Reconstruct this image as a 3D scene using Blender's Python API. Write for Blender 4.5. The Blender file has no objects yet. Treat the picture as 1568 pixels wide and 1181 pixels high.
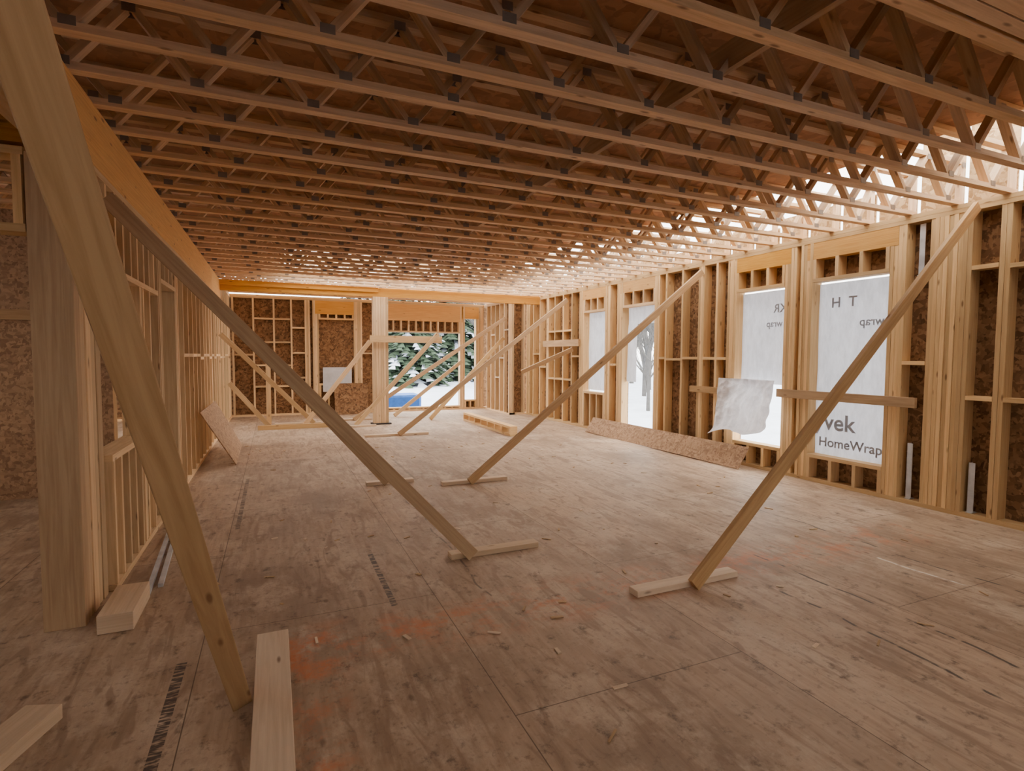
import bpy, math, random, bmesh
from mathutils import Vector, Matrix, noise
random.seed(7)
scene = bpy.context.scene
H = 2.85          # underside of trusses
TD = 0.40         # truss depth
XR = 5.75         # right wall inner face
XL = -0.90        # left wall inner face
YF = 14.1         # far wall inner face

# ------------------------------------------------------------------ materials
def new_mat(name):
    m = bpy.data.materials.new(name); m.use_nodes = True
    nt = m.node_tree; nt.nodes.clear()
    out = nt.nodes.new('ShaderNodeOutputMaterial')
    bs = nt.nodes.new('ShaderNodeBsdfPrincipled')
    nt.links.new(bs.outputs[0], out.inputs[0])
    return m, nt, bs, out
def ramp(nt, stops, fac=None):
    r = nt.nodes.new('ShaderNodeValToRGB')
    el = r.color_ramp.elements
    while len(el) < len(stops): el.new(0.5)
    for e, (p, c) in zip(el, stops):
        e.position = p; e.color = (c[0], c[1], c[2], 1)
    if fac is not None: nt.links.new(fac, r.inputs[0])
    return r
def mapping(nt, vec, scale=(1,1,1), rot=(0,0,0), loc=(0,0,0)):
    m = nt.nodes.new('ShaderNodeMapping')
    m.inputs['Scale'].default_value = scale; m.inputs['Rotation'].default_value = rot
    m.inputs['Location'].default_value = loc
    nt.links.new(vec, m.inputs[0]); return m.outputs[0]
def mixc(nt, a, b, fac, mode='MIX'):
    m = nt.nodes.new('ShaderNodeMix'); m.data_type = 'RGBA'; m.blend_type = mode
    for s, v in ((6, a), (7, b)):
        if isinstance(v, (tuple, list)): m.inputs[s].default_value = (v[0], v[1], v[2], 1)
        else: nt.links.new(v, m.inputs[s])
    if isinstance(fac, (int, float)): m.inputs[0].default_value = fac
    else: nt.links.new(fac, m.inputs[0])
    return m.outputs[2]
def math_(nt, op, a, b=None, c=None):
    m = nt.nodes.new('ShaderNodeMath'); m.operation = op
    for i, v in enumerate((a, b, c)):
        if v is None: continue
        if isinstance(v, (int, float)): m.inputs[i].default_value = v
        else: nt.links.new(v, m.inputs[i])
    return m.outputs[0]
def noise_n(nt, vec, scale, detail=4, rough=0.6, dist=0.0):
    n = nt.nodes.new('ShaderNodeTexNoise')
    n.inputs['Scale'].default_value = scale; n.inputs['Detail'].default_value = detail
    n.inputs['Roughness'].default_value = rough; n.inputs['Distortion'].default_value = dist
    nt.links.new(vec, n.inputs['Vector']); return n.outputs[0]

def wood(name, light, dark, knot=(0.16,0.07,0.03), var=0.25, rough=0.7, grain=1.0):
    m, nt, bs, out = new_mat(name)
    uv = nt.nodes.new('ShaderNodeUVMap').outputs[0]
    g = noise_n(nt, mapping(nt, uv, (1.1, 22*grain, 1)), 2.2, 6, 0.6, 0.5)
    g2 = noise_n(nt, mapping(nt, uv, (0.6, 5, 1)), 2.0, 3, 0.5, 1.0)
    c = ramp(nt, [(0.3, dark), (0.62, light)], g).outputs[0]
    c = mixc(nt, c, tuple(x*0.7 for x in light), math_(nt, 'MULTIPLY', g2, 0.6))
    vo = nt.nodes.new('ShaderNodeTexVoronoi'); vo.inputs['Scale'].default_value = 1.0
    nt.links.new(mapping(nt, uv, (3.2, 11, 1)), vo.inputs['Vector'])
    k = ramp(nt, [(0.06, (1,1,1)), (0.13, (0,0,0))], vo.outputs['Distance']).outputs[0]
    c = mixc(nt, c, knot, math_(nt, 'MULTIPLY', k, 0.75))
    at = nt.nodes.new('ShaderNodeAttribute'); at.attribute_name = 'rnd'
    hs = nt.nodes.new('ShaderNodeHueSaturation')
    nt.links.new(c, hs.inputs['Color'])
    nt.links.new(math_(nt, 'MULTIPLY_ADD', at.outputs['Fac'], var*2, 1-var), hs.inputs['Value'])
    oi = nt.nodes.new('ShaderNodeObjectInfo')
    nt.links.new(math_(nt, 'MULTIPLY_ADD', oi.outputs['Random'], 0.2, 0.9), hs.inputs['Saturation'])
    nt.links.new(hs.outputs[0], bs.inputs['Base Color'])
    bs.inputs['Roughness'].default_value = rough
    bs.inputs['Specular IOR Level'].default_value = 0.25
    bp = nt.nodes.new('ShaderNodeBump'); bp.inputs['Strength'].default_value = 0.15; bp.inputs['Distance'].default_value = 0.003
    nt.links.new(g, bp.inputs['Height']); nt.links.new(bp.outputs[0], bs.inputs['Normal'])
    return m
def osb(name, a, b, c_, scale=22):
    m, nt, bs, out = new_mat(name)
    co = nt.nodes.new('ShaderNodeTexCoord').outputs['Object']
    nz = nt.nodes.new('ShaderNodeTexNoise'); nz.inputs['Scale'].default_value = 6; nt.links.new(co, nz.inputs['Vector'])
    cols = []
    for rot, sc in (((0.3,0.5,0.4), (1,2.6,1.7)), ((1.1,0.2,0.9), (2.5,1,1.8))):
        vo = nt.nodes.new('ShaderNodeTexVoronoi'); vo.inputs['Scale'].default_value = scale*0.6
        mm = mixc(nt, co, nz.outputs['Color'], 0.04)
        nt.links.new(mapping(nt, mm, sc, rot), vo.inputs['Vector']); cols.append(vo.outputs['Color'])
    f = noise_n(nt, co, scale*0.7, 2)
    r = ramp(nt, [(0.48, (0,0,0)), (0.52, (1,1,1))], f).outputs[0]
    mx = mixc(nt, cols[0], cols[1], r)
    sep = nt.nodes.new('ShaderNodeSeparateColor'); nt.links.new(mx, sep.inputs[0])
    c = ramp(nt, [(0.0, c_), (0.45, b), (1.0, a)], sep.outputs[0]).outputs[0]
    big = noise_n(nt, co, 1.3, 3)
    c = mixc(nt, c, tuple(x*0.6 for x in b), math_(nt, 'MULTIPLY', big, 0.5))
    nt.links.new(c, bs.inputs['Base Color']); bs.inputs['Roughness'].default_value = 0.75
    bs.inputs['Specular IOR Level'].default_value = 0.2
    bp = nt.nodes.new('ShaderNodeBump'); bp.inputs['Strength'].default_value = 0.2; bp.inputs['Distance'].default_value = 0.004
    nt.links.new(sep.outputs[1], bp.inputs['Height']); nt.links.new(bp.outputs[0], bs.inputs['Normal'])
    return m
def plain(name, col, rough=0.6, metal=0.0, nscale=8, amt=0.25):
    m, nt, bs, out = new_mat(name)
    co = nt.nodes.new('ShaderNodeTexCoord').outputs['Object']
    f = noise_n(nt, co, nscale, 4)
    c = ramp(nt, [(0.3, tuple(x*(1-amt) for x in col)), (0.7, tuple(min(1, x*(1+amt*0.5)) for x in col))], f).outputs[0]
    nt.links.new(c, bs.inputs['Base Color']); bs.inputs['Roughness'].default_value = rough; bs.inputs['Metallic'].default_value = metal
    return m

M = {}
M['stud']  = wood('spruce_stud', (0.80,0.55,0.29), (0.62,0.38,0.17))
M['truss'] = wood('truss_lumber', (0.72,0.49,0.29), (0.52,0.32,0.17), var=0.28)
M['lvl']   = wood('lvl_beam', (0.76,0.42,0.12), (0.56,0.26,0.06), grain=2, var=0.12)
M['brace'] = wood('brace_lumber', (0.58,0.38,0.20), (0.40,0.235,0.11), var=0.12)
M['pale']  = wood('pale_offcut', (0.78,0.60,0.42), (0.62,0.45,0.29), var=0.12)
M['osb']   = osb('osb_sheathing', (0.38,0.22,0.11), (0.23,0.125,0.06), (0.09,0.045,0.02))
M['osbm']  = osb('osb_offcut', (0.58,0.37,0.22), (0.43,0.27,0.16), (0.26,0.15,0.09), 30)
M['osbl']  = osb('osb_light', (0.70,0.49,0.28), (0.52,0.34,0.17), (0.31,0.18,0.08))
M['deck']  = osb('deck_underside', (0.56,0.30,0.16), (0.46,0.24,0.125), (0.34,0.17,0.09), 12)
M['steel'] = plain('galvanised_steel', (0.60,0.62,0.64), 0.45, 0.3)
M['plate'] = plain('truss_plate', (0.28,0.23,0.19), 0.5, 0.4)
M['snow']  = plain('snow', (0.60,0.67,0.78), 0.9, 0, 1.5, 0.15)
M['bark']  = plain('bark', (0.09,0.085,0.08), 0.9)
M['needle']= plain('conifer_needles', (0.035,0.065,0.035), 0.9, 0, 5, 0.5)
M['blue']  = plain('blue_tarp', (0.02,0.13,0.48), 0.5)
M['ink']   = plain('print_ink', (0.34,0.37,0.43), 0.8, 0, 8, 0.1)
M['black'] = plain('black_plate', (0.03,0.03,0.035), 0.5, 0.3)

def wrap_mat(name, tf, col, quilt=False):
    m, nt, bs, out = new_mat(name)
    co = nt.nodes.new('ShaderNodeTexCoord').outputs['Object']
    f = noise_n(nt, mapping(nt, co, (1,3,1)), 5, 6, 0.7)
    c = ramp(nt, [(0.3, tuple(x*.74 for x in col)), (0.7, col)], f).outputs[0]
    nt.links.new(c, bs.inputs['Base Color']); bs.inputs['Roughness'].default_value = 0.6
    tr = nt.nodes.new('ShaderNodeBsdfTranslucent'); nt.links.new(c, tr.inputs[0])
    if quilt:
        bp = nt.nodes.new('ShaderNodeBump'); bp.inputs['Strength'].default_value = 0.8; bp.inputs['Distance'].default_value = 0.02
        vo = nt.nodes.new('ShaderNodeTexVoronoi'); vo.inputs['Scale'].default_value = 14; nt.links.new(co, vo.inputs['Vector'])
        nt.links.new(vo.outputs['Distance'], bp.inputs['Height']); nt.links.new(bp.outputs[0], bs.inputs['Normal']); nt.links.new(bp.outputs[0], tr.inputs['Normal'])
    mx = nt.nodes.new('ShaderNodeMixShader'); mx.inputs[0].default_value = tf
    nt.links.new(bs.outputs[0], mx.inputs[1]); nt.links.new(tr.outputs[0], mx.inputs[2])
    nt.links.new(mx.outputs[0], out.inputs[0])
    return m
M['wrap'] = wrap_mat('house_wrap', 0.15, (0.74,0.76,0.82))
M['quilt'] = wrap_mat('quilted_blanket', 0.16, (0.86,0.86,0.90), True)

def floor_mat():
    m, nt, bs, out = new_mat('plywood_subfloor')
    co = nt.nodes.new('ShaderNodeTexCoord').outputs['Object']
    sep = nt.nodes.new('ShaderNodeSeparateXYZ'); nt.links.new(co, sep.inputs[0])
    X, Y = sep.outputs[0], sep.outputs[1]
    cmb = nt.nodes.new('ShaderNodeCombineXYZ'); nt.links.new(Y, cmb.inputs[0]); nt.links.new(X, cmb.inputs[1])
    br = nt.nodes.new('ShaderNodeTexBrick')
    br.inputs['Scale'].default_value = 1.0; br.inputs['Brick Width'].default_value = 2.44; br.inputs['Row Height'].default_value = 1.22
    br.inputs['Mortar Size'].default_value = 0.003; br.inputs['Mortar Smooth'].default_value = 0.4
    br.inputs['Color1'].default_value = (0.0,0,0,1); br.inputs['Color2'].default_value = (1,1,1,1); br.inputs['Mortar'].default_value = (0.5,0.5,0.5,1)
    nt.links.new(mapping(nt, cmb.outputs[0], loc=(0.5,0.35,0)), br.inputs['Vector'])
    grain = noise_n(nt, mapping(nt, co, (12, 1.4, 1)), 2.2, 7, 0.62, 0.5)
    c = ramp(nt, [(0.25, (0.39,0.27,0.175)), (0.52, (0.50,0.355,0.24)), (0.78, (0.60,0.44,0.305))], grain).outputs[0]
    bsep = nt.nodes.new('ShaderNodeSeparateColor'); nt.links.new(br.outputs['Color'], bsep.inputs[0])
    hs = nt.nodes.new('ShaderNodeHueSaturation'); nt.links.new(c, hs.inputs['Color'])
    nt.links.new(math_(nt, 'MULTIPLY_ADD', bsep.outputs[0], 0.26, 0.86), hs.inputs['Value'])
    c = hs.outputs[0]
    big = noise_n(nt, mapping(nt, co, (0.7,0.45,1)), 1.1, 6, 0.65)
    c = mixc(nt, c, (0.22,0.145,0.095), ramp(nt, [(0.47,(0,0,0)),(0.67,(0.8,0.8,0.8))], big).outputs[0])
    dust = noise_n(nt, mapping(nt, co, (1.3,0.8,1), loc=(4,7,0)), 1.6, 9, 0.75)
    c = mixc(nt, c, (0.68,0.54,0.40), ramp(nt, [(0.49,(0,0,0)),(0.65,(0.7,0.7,0.7))], dust).outputs[0])
    fig = noise_n(nt, mapping(nt, co, (4.5,0.9,1), loc=(2,3,1)), 2.0, 4, 0.55, 1.5)
    c = mixc(nt, c, (0.27,0.175,0.115), ramp(nt, [(0.54,(0,0,0)),(0.62,(0.55,0.55,0.55))], fig).outputs[0])
    sc = noise_n(nt, mapping(nt, co, (4.5,3.6,1)), 2.2, 7, 0.7)
    c = mixc(nt, c, (0.11,0.075,0.055), ramp(nt, [(0.57,(0,0,0)),(0.68,(0.8,0.8,0.8))], sc).outputs[0])
    fine = noise_n(nt, mapping(nt, co, (1,1,1), loc=(9,2,0)), 26, 5, 0.7)
    c = mixc(nt, c, (0.17,0.11,0.075), ramp(nt, [(0.55,(0,0,0)),(0.72,(0.65,0.65,0.65))], fine).outputs[0])
    vo = nt.nodes.new('ShaderNodeTexVoronoi'); vo.inputs['Scale'].default_value = 4
    nt.links.new(mapping(nt, co, (1.3,0.7,1)), vo.inputs['Vector'])
    c = mixc(nt, c, (0.11,0.06,0.035), ramp(nt, [(0.04,(0.6,0.6,0.6)),(0.09,(0,0,0))], vo.outputs['Distance']).outputs[0])
    def band(coord, centre, half):
        d = math_(nt, 'ABSOLUTE', math_(nt, 'SUBTRACT', coord, centre))
        return ramp(nt, [(0.0,(1,1,1)), (min(1,half),(0,0,0))], d).outputs[0]
    on = noise_n(nt, mapping(nt, co, (1,1,1), loc=(3,1,0)), 3.0, 10, 0.8)
    om = ramp(nt, [(0.48,(0,0,0)),(0.60,(0.85,0.85,0.85))], on).outputs[0]
    ybox = math_(nt,'MULTIPLY', band(X, 0.13, 0.18), math_(nt,'LESS_THAN', Y, 2.95))
    ymask = math_(nt,'MINIMUM', math_(nt,'ADD', math_(nt,'MULTIPLY', band(Y,2.80,0.32), math_(nt,'LESS_THAN', math_(nt,'ABSOLUTE', math_(nt,'SUBTRACT', X, 2.5)), 2.45)), ybox), 1.0)
    c = mixc(nt, c, (0.60,0.21,0.09), math_(nt, 'MULTIPLY', ymask, om))
    wob = math_(nt,'MULTIPLY', math_(nt,'SUBTRACT', noise_n(nt, mapping(nt, co, (0.2,0.9,1)), 1.0, 2), 0.5), 0.35)
    Xw = math_(nt,'ADD', X, wob)
    def mark(x, w, y0, y1, strength, wobbly=False, dash=14):
        a = math_(nt,'LESS_THAN', math_(nt,'ABSOLUTE', math_(nt,'SUBTRACT', Xw if wobbly else X, x)), w)
        b = math_(nt,'LESS_THAN', math_(nt,'ABSOLUTE', math_(nt,'SUBTRACT', Y, (y0+y1)/2)), (y1-y0)/2)
        n = ramp(nt, [(0.42,(0,0,0)),(0.52,(strength,)*3)], noise_n(nt, mapping(nt, co, (3,dash,1)), 4, 2)).outputs[0]
        return math_(nt,'MULTIPLY', math_(nt,'MULTIPLY', a, b), n)
    for args in ((0.62,0.018,3.1,4.1,0.85), (-0.42,0.022,1.9,2.9,0.85), (-0.3,0.018,5.0,7.0,0.7), (1.5,0.016,6.2,7.6,0.6)):
        c = mixc(nt, c, (0.05,0.04,0.04), mark(*args))
    for args in ((3.2,0.009,1.0,2.9,0.85,True,2), (2.85,0.009,0.7,2.4,0.85,True,2), (4.2,0.009,1.2,4.4,0.8,True,2), (1.2,0.007,2.9,5.4,0.6,True,2)):
        c = mixc(nt, c, (0.06,0.045,0.04), mark(*args))
    c = mixc(nt, c, (0.80,0.74,0.66), mark(4.0,0.012,1.95,2.5,0.9,True,2))
    c = mixc(nt, c, (0.09,0.055,0.035), math_(nt,'MULTIPLY', br.outputs['Fac'], 0.8))
    nt.links.new(c, bs.inputs['Base Color'])
    nt.links.new(math_(nt,'MULTIPLY_ADD', dust, 0.3, 0.42), bs.inputs['Roughness'])
    bs.inputs['Specular IOR Level'].default_value = 0.3
    bp = nt.nodes.new('ShaderNodeBump'); bp.inputs['Strength'].default_value = 0.2; bp.inputs['Distance'].default_value = 0.004
    nt.links.new(grain, bp.inputs['Height']); nt.links.new(bp.outputs[0], bs.inputs['Normal'])
    return m
M['floor'] = floor_mat()

# ------------------------------------------------------------------ mesh builder
class B:
    def __init__(s): s.v=[]; s.f=[]; s.m=[]; s.uv=[]; s.r=[]; s.mats=[]
    def mi(s, k):
        if k not in s.mats: s.mats.append(k)
        return s.mats.index(k)
    def hexa(s, P, L, w, h, mat):
        i = len(s.v); s.v += [tuple(p) for p in P]; k = s.mi(mat)
        ou, ov, r = random.uniform(0,50), random.uniform(0,50), random.random()
        per = [0, w, w+h, 2*w+h, 2*w+2*h]
        for j in range(4):
            a, b = j, (j+1) % 4
            s.f.append((i+a, i+b, i+b+4, i+a+4)); s.m.append(k); s.r.append(r)
            s.uv.append([(ou, ov+per[j]), (ou, ov+per[j+1]), (ou+L, ov+per[j+1]), (ou+L, ov+per[j])])
        for q in ((3,2,1,0), (4,5,6,7)):
            s.f.append(tuple(i+a for a in q)); s.m.append(k); s.r.append(r)
            s.uv.append([(ou, ov), (ou+h*.3, ov), (ou+h*.3, ov+w), (ou, ov+w)])
    def beam(s, p0, p1, w, h, mat, up=(0,0,1), w1=None, h1=None):
        p0, p1 = Vector(p0), Vector(p1); d = (p1-p0); L = d.length; d.normalize()
        up = Vector(up).normalized()
        if abs(d.dot(up)) > 0.98: up = Vector((0,1,0)) if abs(d.y) < 0.9 else Vector((1,0,0))
        sd = d.cross(up).normalized(); u = sd.cross(d).normalized()
        w1 = w if w1 is None else w1; h1 = h if h1 is None else h1
        P = []
        for c, ww, hh in ((p0,w,h),(p1,w1,h1)):
            P += [c - sd*ww/2 - u*hh/2, c + sd*ww/2 - u*hh/2, c + sd*ww/2 + u*hh/2, c - sd*ww/2 + u*hh/2]
        s.hexa(P, L, w, h, mat)
    def box(s, a, b, mat):
        a, b = [min(x,y) for x,y in zip(a,b)], [max(x,y) for x,y in zip(a,b)]
        d = [b[i]-a[i] for i in range(3)]; ax = d.index(max(d)); c = [(a[i]+b[i])/2 for i in range(3)]
        p0, p1 = list(c), list(c); p0[ax] = a[ax]; p1[ax] = b[ax]
        if ax == 0: s.beam(p0, p1, d[1], d[2], mat)
        elif ax == 1: s.beam(p0, p1, d[0], d[2], mat)
        else: s.beam(p0, p1, d[0], d[1], mat, up=(0,1,0))
    def quad(s, pts, mat, uvs=None):
        i = len(s.v); s.v += [tuple(p) for p in pts]; s.f.append(tuple(range(i, i+len(pts))))
        s.m.append(s.mi(mat)); s.r.append(random.random()); s.uv.append(uvs or [(p[0],p[2]) for p in pts])
    def make(s, name, parent=None, bevel=0, smooth=False, weld=False):
        me = bpy.data.meshes.new(name); me.from_pydata(s.v, [], s.f)
        for k in s.mats: me.materials.append(M[k])
        me.polygons.foreach_set('material_index', s.m)
        uvl = me.uv_layers.new(name='UVMap'); at = me.attributes.new('rnd', 'FLOAT', 'FACE')
        flat = [c for f in s.uv for p in f for c in p]
        uvl.data.foreach_set('uv', flat); at.data.foreach_set('value', s.r)
        me.update()
        bm = bmesh.new(); bm.from_mesh(me)
        if weld: bmesh.ops.remove_doubles(bm, verts=bm.verts, dist=1e-4)
        bmesh.ops.recalc_face_normals(bm, faces=bm.faces)
        bm.to_mesh(me); bm.free()
        ob = bpy.data.objects.new(name, me); scene.collection.objects.link(ob)
        if parent: ob.parent = parent
        if smooth:
            for p in me.polygons: p.use_smooth = True
        if bevel:
            md = ob.modifiers.new('edge', 'BEVEL'); md.width = bevel; md.segments = 2
        return ob

class Wall:
    def __init__(s, axis, plane, sgn, depth=0.14): s.ax, s.pl, s.sg, s.d = axis, plane, sgn, depth
    def box(s, b, s0, s1, n0, n1, z0, z1, mat):
        if s.ax == 'Y': b.box((s.pl+s.sg*n0, s0, z0), (s.pl+s.sg*n1, s1, z1), mat)
        else: b.box((s0, s.pl+s.sg*n0, z0), (s1, s.pl+s.sg*n1, z1), mat)
    def stud(s, b, c, z0=0.04, z1=H-0.08, t=0.038, mat='stud'):
        j = random.uniform(0, 0.003); c += random.uniform(-0.003, 0.003)
        s.box(b, c-t/2, c+t/2, j, s.d, z0, z1, mat)
    def pack(s, b, a, e, z0=0.04, z1=H-0.08):
        n = max(1, round((e-a)/0.04)); t = (e-a)/n
        for i in range(n):
            j = random.uniform(0, 0.008)
            s.box(b, a+i*t+0.0014, a+(i+1)*t-0.0014, j, s.d, z0, z1, 'stud')
    def plates(s, b, a, e):
        s.box(b, a, e, 0, s.d, 0, 0.04, 'stud')
        s.box(b, a, e, 0, s.d, H-0.04, H, 'stud'); s.box(b, a, e, 0.001, s.d, H-0.08, H-0.041, 'stud')
    def block(s, b, a, e, z, mat='stud'):
        s.box(b, a, e, 0.0, s.d, z-0.019, z+0.019, mat)
    def opening(s, b, a, e, z0, z1, hz0=2.58, cr=0.26, header='lvl'):
        top = H-0.08
        if hz0 < top: s.box(b, a-0.08, e+0.08, 0.004, s.d-0.01, hz0, top, header)
        if z1+0.04 < hz0:
            s.box(b, a, e, 0, s.d, z1, z1+0.04, 'stud')
            n = max(2, round((e-a)/cr))
            for i in range(n+1):
                s.stud(b, a+0.019+(e-a-0.038)*i/n, z1+0.04, hz0)
        if z0 > 0.09:
            s.box(b, a, e, 0, s.d, z0-0.04, z0, 'stud')
            n = max(2, round((e-a)/cr))
            for i in range(n+1):
                s.stud(b, a+0.019+(e-a-0.038)*i/n, 0.04, z0-0.04)
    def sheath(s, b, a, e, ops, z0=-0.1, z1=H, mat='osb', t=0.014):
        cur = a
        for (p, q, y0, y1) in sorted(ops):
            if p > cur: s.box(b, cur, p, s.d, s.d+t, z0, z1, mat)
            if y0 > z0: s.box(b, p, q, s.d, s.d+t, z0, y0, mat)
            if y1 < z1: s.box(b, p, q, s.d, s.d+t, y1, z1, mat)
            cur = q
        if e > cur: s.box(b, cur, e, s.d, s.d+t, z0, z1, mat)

# ------------------------------------------------------------------ floor
b = B(); b.box((-5.15,-2.6,-0.03),(5.91,14.26,0.0),'floor'); b.make('floor')
b = B(); b.box((-5.15,-2.6,-0.45),(5.91,14.26,-0.031),'osb'); b.make('floor_rim_base')

# ------------------------------------------------------------------ right wall
W = Wall('Y', XR, 1)
wins = [(3.60,4.46,0.32,2.32),(4.84,5.60,0.32,2.32),(7.33,8.22,0.12,2.32),(8.80,9.56,0.75,2.32)]
YJ = 12.3
b = B()
W.plates(b, -2.6, YJ)
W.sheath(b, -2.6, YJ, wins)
for c in (-2.58,-2.2,-1.8,-1.4,-1.0,-0.6,-0.2,0.2,0.6,1.0,1.42,1.8,2.22): W.stud(b, c)
W.pack(b, 2.60, 2.68)
W.pack(b, 2.88, 3.23)
W.pack(b, 3.44, 3.60)
W.pack(b, 4.46, 4.62); W.pack(b, 4.68, 4.84)
W.pack(b, 5.60, 5.76)
for c in (5.95, 6.66, 7.04): W.stud(b, c)
W.pack(b, 6.20, 6.32)
W.pack(b, 7.20, 7.33); W.pack(b, 8.22, 8.40); W.pack(b, 8.62, 8.80); W.pack(b, 9.56, 9.74)
for c in (10.05,10.42,10.8,11.55,11.9): W.stud(b, c)
W.pack(b, 11.1, 11.22); W.pack(b, 12.1,12.28)
for a, e, z in ((2.24,2.60,2.24),(2.24,2.60,1.09),(2.68,2.88,2.26),(2.68,2.88,1.09),(1.82,2.2,2.24),(1.82,2.2,1.09),(3.23,3.44,1.40),
                (5.97,6.20,1.43),(6.32,6.64,1.43),(6.68,7.02,1.41),(7.06,7.2,1.43),(5.76,5.93,1.43),(9.74,10.03,1.45),(10.07,10.4,0.95),(10.07,10.4,2.0),
                (10.44,10.78,0.95),(10.44,10.78,2.0),(10.82,11.1,0.95),(10.82,11.1,2.0),(11.22,11.53,1.2),(11.57,11.88,1.5),(8.42,8.6,1.3)):
    W.block(b, a, e, z)
wr = b.make('wall_right')
b = B(); W2 = Wall('Y', 5.3, 1)
W2.plates(b, YJ, YF)
W2.sheath(b, YJ, YF, [])
for c in (12.35,12.65,12.95,13.25,13.55,13.85): W2.stud(b, c)
for a,e,z in ((12.37,12.63,2.1),(12.67,12.93,1.4),(12.97,13.23,0.9),(13.27,13.53,2.0)): W2.block(b,a,e,z)
WJ = Wall('X', YJ, 1); WJ.plates(b, 5.31, 5.9); WJ.stud(b,5.4); WJ.stud(b,5.7); WJ.sheath(b,5.3,5.9,[])
b.make('wall_right_return')

def wrap_sheet(b, y0, y1, z0, z1, x, amp=0.012, drape=None, ny=14, nz=24, mat='wrap', fr=3):
    g = {}
    for i in range(ny+1):
        for j in range(nz+1):
            y = y0+(y1-y0)*i/ny; z = z0+(z1-z0)*j/nz
            o = noise.noise(Vector((y*fr, z*fr*.75, x))) * amp
            dx = 0
            if drape: dx, y, z = drape((y-y0)/(y1-y0), (z-z0)/(z1-z0), y, z)
            g[i,j] = (x+o+dx, y, z)
    for i in range(ny):
        for j in range(nz):
            b.quad([g[i,j],g[i+1,j],g[i+1,j+1],g[i,j+1]], mat)

def text_obj(s, y, z, size, parent, mirror=False):
    cu = bpy.data.curves.new('print_text','FONT'); cu.body = s; cu.size = size; cu.offset = size*0.02
    ob = bpy.data.objects.new('print_text', cu); scene.collection.objects.link(ob)
    sx = 1 if mirror else -1
    mt = Matrix(((0,0,-1,XR+0.118),(sx,0,0,y),(0,1,0,z),(0,0,0,1)))
    ob.matrix_world = mt; cu.materials.append(M['ink']); ob.parent = parent
    return ob
for i,(a,e,z0,z1) in enumerate(wins):
    b = B(); W.opening(b, a, e, z0, z1)
    ob = b.make('window_%d' % (i+1))
    ws = B()
    if i == 0: wrap_sheet(ws, a-0.02, e+0.02, z0, z1-0.02, XR+0.135)
    elif i == 1: wrap_sheet(ws, a-0.02, e+0.02, 1.1, z1-0.02, XR+0.135)
    elif i == 2:
        wrap_sheet(ws, a, e, 2.02, z1, XR+0.135)
        wrap_sheet(ws, e-0.26, e, 1.0, 2.02, XR+0.125, 0.03)
    else: wrap_sheet(ws, a, e, 0.78, z1, XR+0.135)
    ws.make('house_wrap', parent=ob, smooth=True, weld=True)
    if i == 0:
        text_obj('yvek', 4.45, 0.62, 0.26, ob); text_obj('HomeWrap', 4.40, 0.42, 0.15, ob)
        text_obj('T  H', 4.0, 2.02, 0.16, ob, True); text_obj('wrap', 3.70, 1.80, 0.13, ob, True)
    if i == 1:
        text_obj('KR', 4.9, 2.02, 0.15, ob, True); text_obj('wrap', 4.95, 1.84, 0.12, ob, True)
# quilted blanket folded over the window opening, its lower flap hanging inward and curling
def drp(u, v, y, z):
    s = 0.16*(1-v)**1.1
    c = max(0, (0.28-v)/0.28)
    return -0.09 - s - 0.03*math.sin(u*9)*(1-v*.5) - 0.07*c*c, y + 0.05*(1-v)*math.sin(u*5), z + 0.06*c*c + 0.10*(1-u)*(1-v) - 0.035*math.sin(u*7)*(1-v)
b = B(); wrap_sheet(b, 4.90, 5.82, 0.36, 1.16, XR+0.055, 0.05, drape=drp, ny=44, nz=38, mat='quilt', fr=8)
ob = b.make('insulation_blanket', smooth=True, weld=True)

b = B(); b.box((XR-0.04,3.28,0.96),(XR-0.002,4.88,1.06),'brace'); b.make('rail_board', bevel=0.002)
b = B(); b.box((XR-0.04,5.86,0.93),(XR-0.002,6.42,1.02),'brace'); b.make('rail_board', bevel=0.002)
b = B(); b.box((XR-0.04,9.7,1.66),(XR-0.002,11.3,1.80),'brace'); b.make('rail_board', bevel=0.002)
for y, z0, z1 in ((3.35,0.04,0.60),(2.82,0.04,0.50),(3.32,2.25,2.75)):
    b = B(); b.box((XR+0.05,y-0.02,z0),(XR+0.054,y+0.03,z1),'steel')
    b.box((XR+0.05,y+0.026,z0),(XR+0.11,y+0.03,z1),'steel'); b.box((XR+0.03,y-0.02,z0),(XR+0.11,y+0.03,z0+0.008),'steel')
    b.make('hold_down_bracket')

# ------------------------------------------------------------------ rim panels on right wall
b = B()
y = -2.6
while y < YJ:
    z1 = H+0.72 if y < 3.0 else (H+TD-0.08 if int(y/0.4)%4 else H+0.22)
    b.box((XR+0.10,y+0.02,H),(XR+0.115,y+0.385,z1),'osbl'); y += 0.4
b.box((XR+0.08,-2.6,H+0.72),(XR+0.14,3.2,H+0.76),'stud')
b.make('rim_panels')

# ------------------------------------------------------------------ left wall
WL = Wall('Y', XL, -1)
b = B()
WL.box(b, 3.95, 5.55, 0, 0.14, 0, 0.04, 'stud'); WL.box(b, 6.45, YF, 0, 0.14, 0, 0.04, 'stud')
WL.box(b, -2.44, 11.7, 0.0, 0.09, 2.50, H-0.002, 'lvl')
WL.box(b, 11.7, YF, 0.0, 0.14, H-0.08, H, 'stud')
WL.box(b, -2.44, 11.7, 0.0, 0.14, 2.46, 2.499, 'stud')
WL.box(b, 3.95, 4.86, 0, 0.14, 0.80, 0.84, 'stud')
for c in (3.99,4.17,4.36,4.56,4.74,4.84): WL.stud(b, c, 0.04, 0.80)
WL.box(b, 3.95, 5.55, 0, 0.14, 1.95, 1.99, 'stud')
for c in (4.0,4.2,4.4,4.6,4.8,5.0,5.2,5.4): WL.stud(b, c, 1.99, 2.46)
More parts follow.
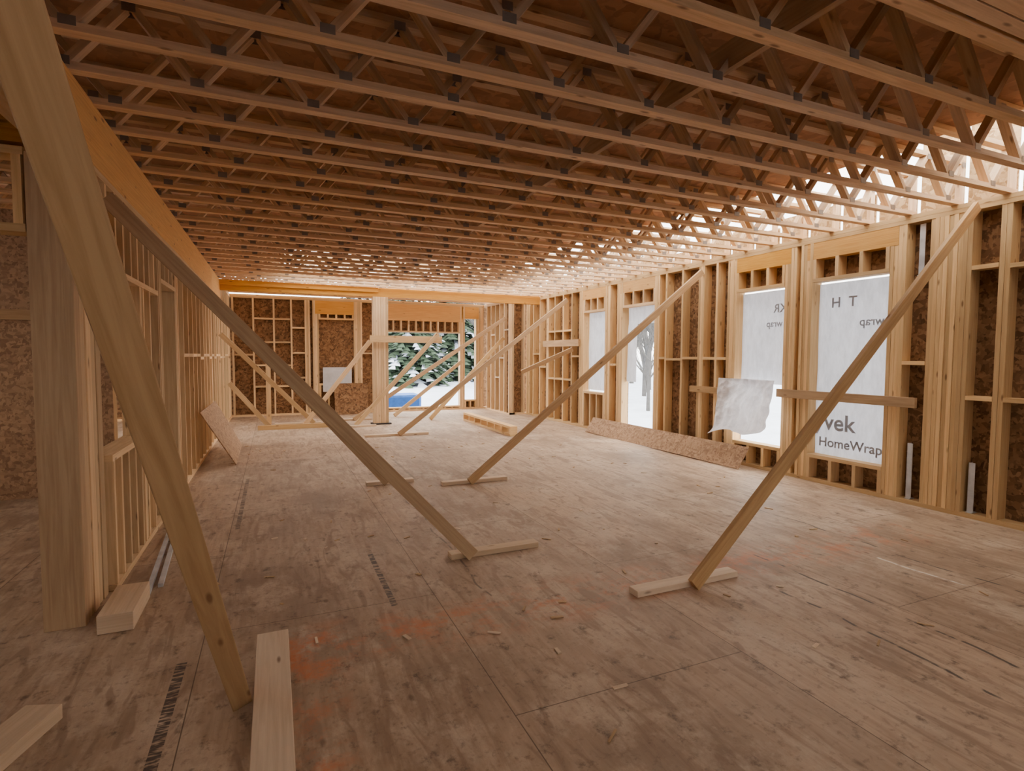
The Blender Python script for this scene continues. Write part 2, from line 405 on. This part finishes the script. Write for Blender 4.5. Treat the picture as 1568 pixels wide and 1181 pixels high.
WL.pack(b, 4.86, 4.98, 0.04, 1.95)
for c in (5.2,): WL.stud(b, c, 0.04, 1.95)
WL.pack(b, 5.55, 5.70, 0.0, 2.46)
WL.box(b, 5.70, 6.45, 0, 0.14, 2.08, 2.12, 'stud')
for c in (5.9,6.1,6.3): WL.stud(b, c, 2.12, 2.46)
WL.pack(b, 6.45, 6.62, 0.04, 2.46)
c = 6.95
while c < YF:
    WL.stud(b, c, 0.04, 2.46 if c < 11.7 else H-0.08)
    if c > 7: WL.block(b, c-0.35, c-0.02, 1.42 + random.choice((-0.02,0.02)))
    c += 0.37
WL.pack(b, 9.9,10.02,0.04,2.46)
b.make('wall_left')
b = B()
for k in range(5):
    b.box((-1.12, 3.5+k*0.088, 0.0), (-0.94-0.006*(k%2), 3.5+(k+1)*0.088-0.003, 2.455), 'brace' if k == 0 else 'stud')  # front ply uses the darker lumber: the face's shade is put into its colour
b.make('built_up_post', bevel=0.003)
WS = Wall('X', 3.52, 1)
b = B()
WS.box(b, -5.0,-1.13, 0,0.14, 2.06,2.10,'stud'); WS.box(b, -5.0,-1.13, 0,0.14, 2.44,2.48,'stud')
WS.box(b, -5.0,-1.13, 0.0,0.09, 2.5, H,'lvl')
for c in (-1.16,-1.5,-1.9,-2.3,-2.7,-3.1): WS.stud(b, c, 2.10, 2.44)
WS.pack(b, -2.75,-2.6, 0.0, 2.06)
for c in (-3.1,-3.5,-3.9,-4.3,-4.7): WS.stud(b, c, 0.04, 2.06)
b.make('wall_side_room_front')
WB = Wall('X', 6.9, 1)
b = B(); WB.box(b,-5.0,-1.55,-0.014,0,0,H,'osbm'); WB.box(b,-5.0,-1.55,0,0.14,0,0.04,'stud'); WB.pack(b,-1.7,-1.55)
for c in (-4.6,-4.2,-3.8,-3.4,-3.0,-2.6,-2.2,-1.9): WB.stud(b,c)
WB.box(b,-5.0,-1.2,-0.06,-0.015,1.78,1.88,'brace')
b.make('wall_side_room_back')
WO = Wall('Y', -5.0, -1)
ops = [(4.4,5.2,0.9,2.2),(8.0,9.6,0.6,2.2),(11,13,0.6,2.2)]
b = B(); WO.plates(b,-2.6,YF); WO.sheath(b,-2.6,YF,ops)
c = -2.58
while c < YF:
    if not any(p-0.03<c<q+0.03 for p,q,_,_ in ops): WO.stud(b,c)
    c += 0.4
for o in ops: WO.opening(b,*o); WO.pack(b,o[0]-0.08,o[0]); WO.pack(b,o[1],o[1]+0.08)
b.make('wall_left_outer')

# ------------------------------------------------------------------ near wall behind the photographer
WN = Wall('X', -2.46, -1)
nops = [(1.6,2.6,0.9,2.2)]
b = B(); WN.plates(b,-5.14,5.89); WN.sheath(b,-5.14,5.89,nops)
c = -5.0
while c < 5.9:
    if not (1.57 < c < 2.63): WN.stud(b,c)
    c += 0.4
WN.opening(b,*nops[0]); WN.pack(b,1.52,1.6); WN.pack(b,2.6,2.68)
b.make('wall_near')

# ------------------------------------------------------------------ far wall
WF = Wall('X', YF, 1)
ops = [(1.02,1.85,0.75,2.32),(2.62,4.62,0.10,2.05),(4.76,5.08,0.25,2.45)]
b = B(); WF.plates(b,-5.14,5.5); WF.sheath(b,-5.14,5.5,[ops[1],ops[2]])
for c in (-4.6,-4.2,-3.8,-3.4,-3.0,-2.6,-2.2,-1.8,-1.4,-0.85,-0.42,0.02,0.4): WF.stud(b,c)
WF.pack(b,0.70,0.82); WF.pack(b,0.88,1.02); WF.pack(b,1.85,2.05); WF.pack(b,2.4,2.62); WF.pack(b,4.62,4.76); WF.pack(b,5.08,5.3)
for a,e,z in ((-0.40,0.0,2.3),(-0.40,0.0,1.75),(-0.4,0.0,1.2),(0.04,0.38,2.3),(0.04,0.38,1.75),(0.04,0.38,1.2),(0.04,0.38,0.7),(-0.4,0,0.7),(-0.83,-0.44,1.45),(0.42,0.7,2.1),(0.42,0.7,1.5),(0.42,0.7,0.9),(2.07,2.38,1.5)):
    WF.block(b,a,e,z)
b.make('wall_far')
for i,o in enumerate(ops):
    b = B(); WF.opening(b,*o, hz0=2.45 if i!=1 else 2.35, cr=0.2); b.make('window_%d' % (i+5))
b = B(); b.box((1.10,YF-0.03,0.55),(1.78,YF-0.005,1.15),'wrap'); b.make('foam_board')
b = B(); b.beam((1.75,YF-0.30,0.0),(1.75,YF-0.06,0.75),0.8,0.012,'osb'); b.make('leaning_panel')

# ------------------------------------------------------------------ dropped beam + post
b = B(); b.box((XL-0.1,11.55,2.66),(XR,11.69,2.845),'lvl'); b.box((XL-0.1,11.50,2.75),(2.0,11.549,2.845),'lvl'); b.make('dropped_beam')
b = B()
for k in range(6): b.box((1.90+k*0.052,11.54,0.03),(1.90+(k+1)*0.052-0.003,11.70,2.66),'stud')
b.box((1.86,11.5,0),(2.26,11.74,0.03),'black'); b.make('support_post', bevel=0.002)
b = B(); b.box((1.82,11.46,1.72),(3.35,11.50,1.86),'stud'); b.make('rail_board', bevel=0.002)

# ------------------------------------------------------------------ trusses
CW = 0.066
def truss_mesh(x0, x1, ph=0.0):
    b = B()
    b.beam((x0,0,0.019),(x1,0,0.019),CW,0.038,'truss'); b.beam((x0,0,TD-0.019),(x1,0,TD-0.019),CW,0.038,'truss')
    x = x0+0.12+ph; P = 0.58
    while x < x1-0.1:
        e = min(x+P/2, x1-0.03); e2 = min(x+P, x1-0.03)
        b.beam((x+0.02,0,0.04),(e-0.02,0,TD-0.04),0.060,0.036,'truss')
        if e2 > e+0.1: b.beam((e+0.02,0,TD-0.04),(e2-0.02,0,0.04),0.060,0.036,'truss')
        for s_ in (-1,1):
            b.box((x-0.025,s_*(CW/2+0.0005),0.020),(x+0.04,s_*(CW/2+0.002),0.062),'plate')
            b.box((e-0.03,s_*(CW/2+0.0005),TD-0.065),(e+0.03,s_*(CW/2+0.002),TD-0.02),'plate')
        x += P
    b.beam((x1-0.02,0,0.038),(x1-0.02,0,TD-0.038),CW,0.038,'truss',up=(0,1,0))
    return b.make('ceiling_truss')
first = truss_mesh(-5.1, XR+0.09)
alt = truss_mesh(-5.1, XR+0.09, 0.13); alt.name = 'ceiling_truss.001'
Y0 = 3.44 - 0.4*14
ys = []
y = Y0
while y < 14.1: ys.append(y + random.uniform(-0.012,0.012)); y += 0.4
ys += [1.34, 1.265, 0.94]
for i, y in enumerate(ys):
    if i == 0: ob = first
    elif i == 1: ob = alt
    else:
        ob = bpy.data.objects.new('ceiling_truss', (alt if i % 2 else first).data); scene.collection.objects.link(ob)
    ob.location = (random.uniform(-0.02,0.0), y, H+0.001)
b = B(); b.box((2.18,-2.3,H+0.09),(2.22,11.4,H+0.23),'truss'); b.make('strongback_board')

# ------------------------------------------------------------------ deck above (ceiling)
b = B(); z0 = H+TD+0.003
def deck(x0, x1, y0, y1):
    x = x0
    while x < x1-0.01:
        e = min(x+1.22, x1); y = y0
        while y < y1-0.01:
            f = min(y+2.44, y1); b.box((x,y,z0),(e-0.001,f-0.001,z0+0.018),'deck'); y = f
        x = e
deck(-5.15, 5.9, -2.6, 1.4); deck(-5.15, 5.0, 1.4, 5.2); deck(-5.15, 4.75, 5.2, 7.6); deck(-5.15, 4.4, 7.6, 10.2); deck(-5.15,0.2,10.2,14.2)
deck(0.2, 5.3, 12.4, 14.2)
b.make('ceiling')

# ------------------------------------------------------------------ diagonal braces + foot blocks
def brace(p0, p1, up=(0,1,0), w=0.038, h=0.089, mat='brace'):
    b = B(); b.beam(p0, p1, h, w, mat, up=up); return b.make('diagonal_brace', bevel=0.003)
feet = []
def foot(x0,x1,y0,y1,h=0.04,mat='pale',name='brace_foot_block'):
    feet.append((x0-0.1,x1+0.1,y0-0.15,y1+0.15))
    b = B(); b.box((x0,y0,0.001),(x1,y1,h),mat); return b.make(name, bevel=0.003)
brace((-0.155,2.46,0.03),(-0.40,0.27,2.82), up=(1,0.45,0), w=0.076, h=0.092)
foot(-0.10,0.045,1.2,2.97,name='floor_plank')
brace((1.28,3.61,0.03),(-0.86,3.83,2.34)); foot(1.13,1.82,3.645,3.735)
brace((1.14,6.07,0.03),(-0.86,6.2,2.36)); foot(0.92,1.45,6.11,6.20)
brace((2.00,5.76,0.03),(5.72,6.22,2.68)); foot(1.70,2.48,5.80,5.89)
brace((2.37,2.59,0.03),(5.71,2.84,2.79)); foot(1.98,2.78,2.63,2.72)
brace((2.04,9.74,0.03),(5.72,10.2,2.64)); foot(1.45,2.6,9.78,9.87)
brace((1.60,12.4,0.03),(5.27,12.5,2.38)); foot(1.3,2.0,12.43,12.52)
brace((1.5,11.35,0.03),(3.25,11.42,1.92),mat='stud'); foot(1.2,1.9,11.25,11.32)
brace((0.55,11.78,0.03),(1.87,11.76,1.75),mat='stud')
brace((0.75,12.08,0.03),(-0.86,11.0,1.82),mat='stud'); foot(0.0,0.9,12.13,12.22)
brace((3.2,11.9,0.03),(5.27,12.6,1.9),mat='stud')
brace((2.6,12.9,0.03),(4.6,13.9,1.3),mat='stud')
brace((5.0,10.9,1.1),(5.70,9.9,1.6))
b = B(); b.box((-0.15,11.9,0.0),(-0.06,11.94,1.35),'stud'); b.beam((-0.1,11.88,0.02),(-0.8,11.88,0.9),0.038,0.089,'stud'); b.make('brace_stake')
b = B(); b.box((-0.3,11.46,0.001),(1.1,11.5,0.09),'stud'); b.make('floor_plank')

# ------------------------------------------------------------------ loose items
foot(-0.86,-0.70,3.36,3.78,0.10,name='lumber_offcut')
b = B(); b.beam((-1.02,2.20,0.03),(-0.86,2.66,0.03),0.14,0.06,'pale'); b.make('lumber_offcut',bevel=0.003)
b = B(); b.beam((5.54,5.20,0.145),(5.54,8.95,0.145),0.32,0.013,'osbm', up=(-0.83,0,0.56))
b.make('leaning_panel')
b = B()
pn = [(-0.48,7.95,0.0),(-0.50,9.7,0.0),(-0.86,9.7,0.72),(-0.86,7.75,0.72)]
off = Vector((0.011,0,0.005))
b.hexa([Vector(pn[0]),Vector(pn[3]),Vector(pn[3])+off,Vector(pn[0])+off,Vector(pn[1]),Vector(pn[2]),Vector(pn[2])+off,Vector(pn[1])+off],1.8,0.8,0.012,'osbm')
b.make('leaning_panel')
b = B()
b.box((3.88,8.95,0.001),(4.02,11.6,0.04),'stud'); b.box((3.88,8.95,0.14),(4.02,11.6,0.18),'stud')
y = 8.95
while y < 11.6: b.box((3.88,y,0.04),(4.02,y+0.038,0.14),'stud'); y += 0.375
b.make('framed_ladder_section')
b = B()
for k in range(2):
    b.beam((-0.72+0.05*k,3.82+0.1*k,0.012),(-0.80+0.05*k,5.1,0.012),0.028,0.022,'steel')
b.make('metal_strips')
b = B()
for k in range(130):
    x, y = random.uniform(-0.65,5.2), random.uniform(1.6,10)
    if any(f[0]<x<f[1] and f[2]<y<f[3] for f in feet): continue
    a = random.uniform(0,3.14); L = random.uniform(0.015,0.08)
    b.beam((x,y,0.004),(x+L*math.cos(a),y+L*math.sin(a),0.004),random.uniform(0.006,0.022),0.005,random.choice(('pale','brace','osbl')))
b.make('wood_scraps')

# ------------------------------------------------------------------ outside
b = B()
n = 60
def gz(x, y):
    v = -0.55 + 0.35*noise.noise(Vector((x*0.12,y*0.12,0)))
    return v + min(0.9, max(0, y-16)*0.05)
for i in range(n):
    for j in range(n):
        q = []
        for di,dj in ((0,0),(1,0),(1,1),(0,1)):
            x = -60+130*(i+di)/n; y = -40+120*(j+dj)/n; inside = (-6<x<7 and -4<y<15.5)
            q.append((x,y,-0.6 if inside else gz(x,y)))
        b.quad(q,'snow')
b.make('snow_ground', smooth=True, weld=True)

def conifer(x, y, h, r):
    b = B(); z = gz(x,y)-0.1
    b.beam((0,0,0),(0,0,h),0.3,0.3,'bark',w1=0.04,h1=0.04)
    k = 0.5
    while k < h-0.1:
        rr = r*(1-k/h)**0.85+0.1; nb = max(6,int(17*(1-k/h))+5)
        for i in range(nb):
            a = 2*math.pi*i/nb+random.uniform(-.3,.3); L = rr*random.uniform(.75,1.15)
            d = Vector((math.cos(a),math.sin(a),0)); s_ = Vector((-d.y,d.x,0)); w = 0.16+0.14*rr
            base = Vector((0,0,k)); mid = base+d*L*.55+Vector((0,0,-0.05*L)); tip = base+d*L+Vector((0,0,-0.32*L))
            snow = random.random() < 0.30
            for t in range(5):
                f = t/5; p = base.lerp(mid,f*2) if f<.5 else mid.lerp(tip,f*2-1); f2=(t+1.3)/5; f2=min(f2,1)
                q = base.lerp(mid,f2*2) if f2<.5 else mid.lerp(tip,f2*2-1)
                ww = w*(1-f*.6)*random.uniform(.7,1.3)
                mt = 'snow' if snow and random.random()<.7 else 'needle'
                b.quad([p, q+s_*ww+Vector((0,0,-.12*ww)), q+d*0.1, q-s_*ww+Vector((0,0,-.12*ww))], mt)
        k += random.uniform(0.16,0.26)
    ob = b.make('fir_tree'); ob.location = (x,y,z)
for x,y,h,r in ((6.2,27,7,2.2),(9.4,30,9,2.6),(4.6,33,8,2.4),(13,33,11,3),(7.6,38,9,3)):
    conifer(x,y,h,r)
def bare_tree(x, y, h):
    b = B()
    def br(p, d, L, r, lv):
        q = p+d*L; r = max(r, 0.007); b.beam(p,q,r,r,'bark',w1=max(r*.7,.006),h1=max(r*.7,.006))
        if lv == 0: return
        for i in range(3 if lv > 3 else 2+(random.random()<.5)):
            nd = (d+Vector((random.uniform(-.65,.65),random.uniform(-.65,.65),random.uniform(-.05,.4)))).normalized()
            br(p.lerp(q,random.uniform(.4,1)), nd, L*random.uniform(.72,.9), r*.62, lv-1)
    br(Vector((0,0,0)), Vector((0,0,1)), h*.22, h*.017, 6)
    ob = b.make('bare_tree'); ob.location = (x,y,gz(x,y)-0.1)
for x,y,h in ((14.6,19.2,8),(17,22,10),(12.2,15.8,6),(18.5,25.5,11),(16.2,19.5,8),(21.5,28,12),(9.5,24,9),(24,31,12),(19.5,27.5,10),(20,22,9),(14,16.0,7),(25,35,13)): bare_tree(x,y,h)
b = B(); b.box((2.7,15.4,-0.6),(3.9,16.2,0.34),'blue'); b.box((1.9,15.6,-0.6),(2.5,16.2,0.3),'blue'); b.make('tarp_covered_stack', bevel=0.08)

# ------------------------------------------------------------------ light
w = bpy.data.worlds.new('overcast'); scene.world = w; w.use_nodes = True
bg = w.node_tree.nodes['Background']; bg.inputs[0].default_value = (1.0,0.965,0.91,1); bg.inputs[1].default_value = 9.5

# ------------------------------------------------------------------ camera
cam = bpy.data.cameras.new('camera'); co = bpy.data.objects.new('camera', cam); scene.collection.objects.link(co)
cam.sensor_width = 36; cam.lens = 36*835/1568; cam.clip_start = 0.05; cam.clip_end = 300
yaw, pitch, roll = math.radians(23.6), math.radians(3.1), math.radians(0.28)
rot = Matrix.Rotation(-yaw,4,'Z') @ Matrix.Rotation(math.pi/2-pitch,4,'X') @ Matrix.Rotation(roll,4,'Z')
co.matrix_world = Matrix.Translation((0,0,1.45)) @ rot
scene.camera = co
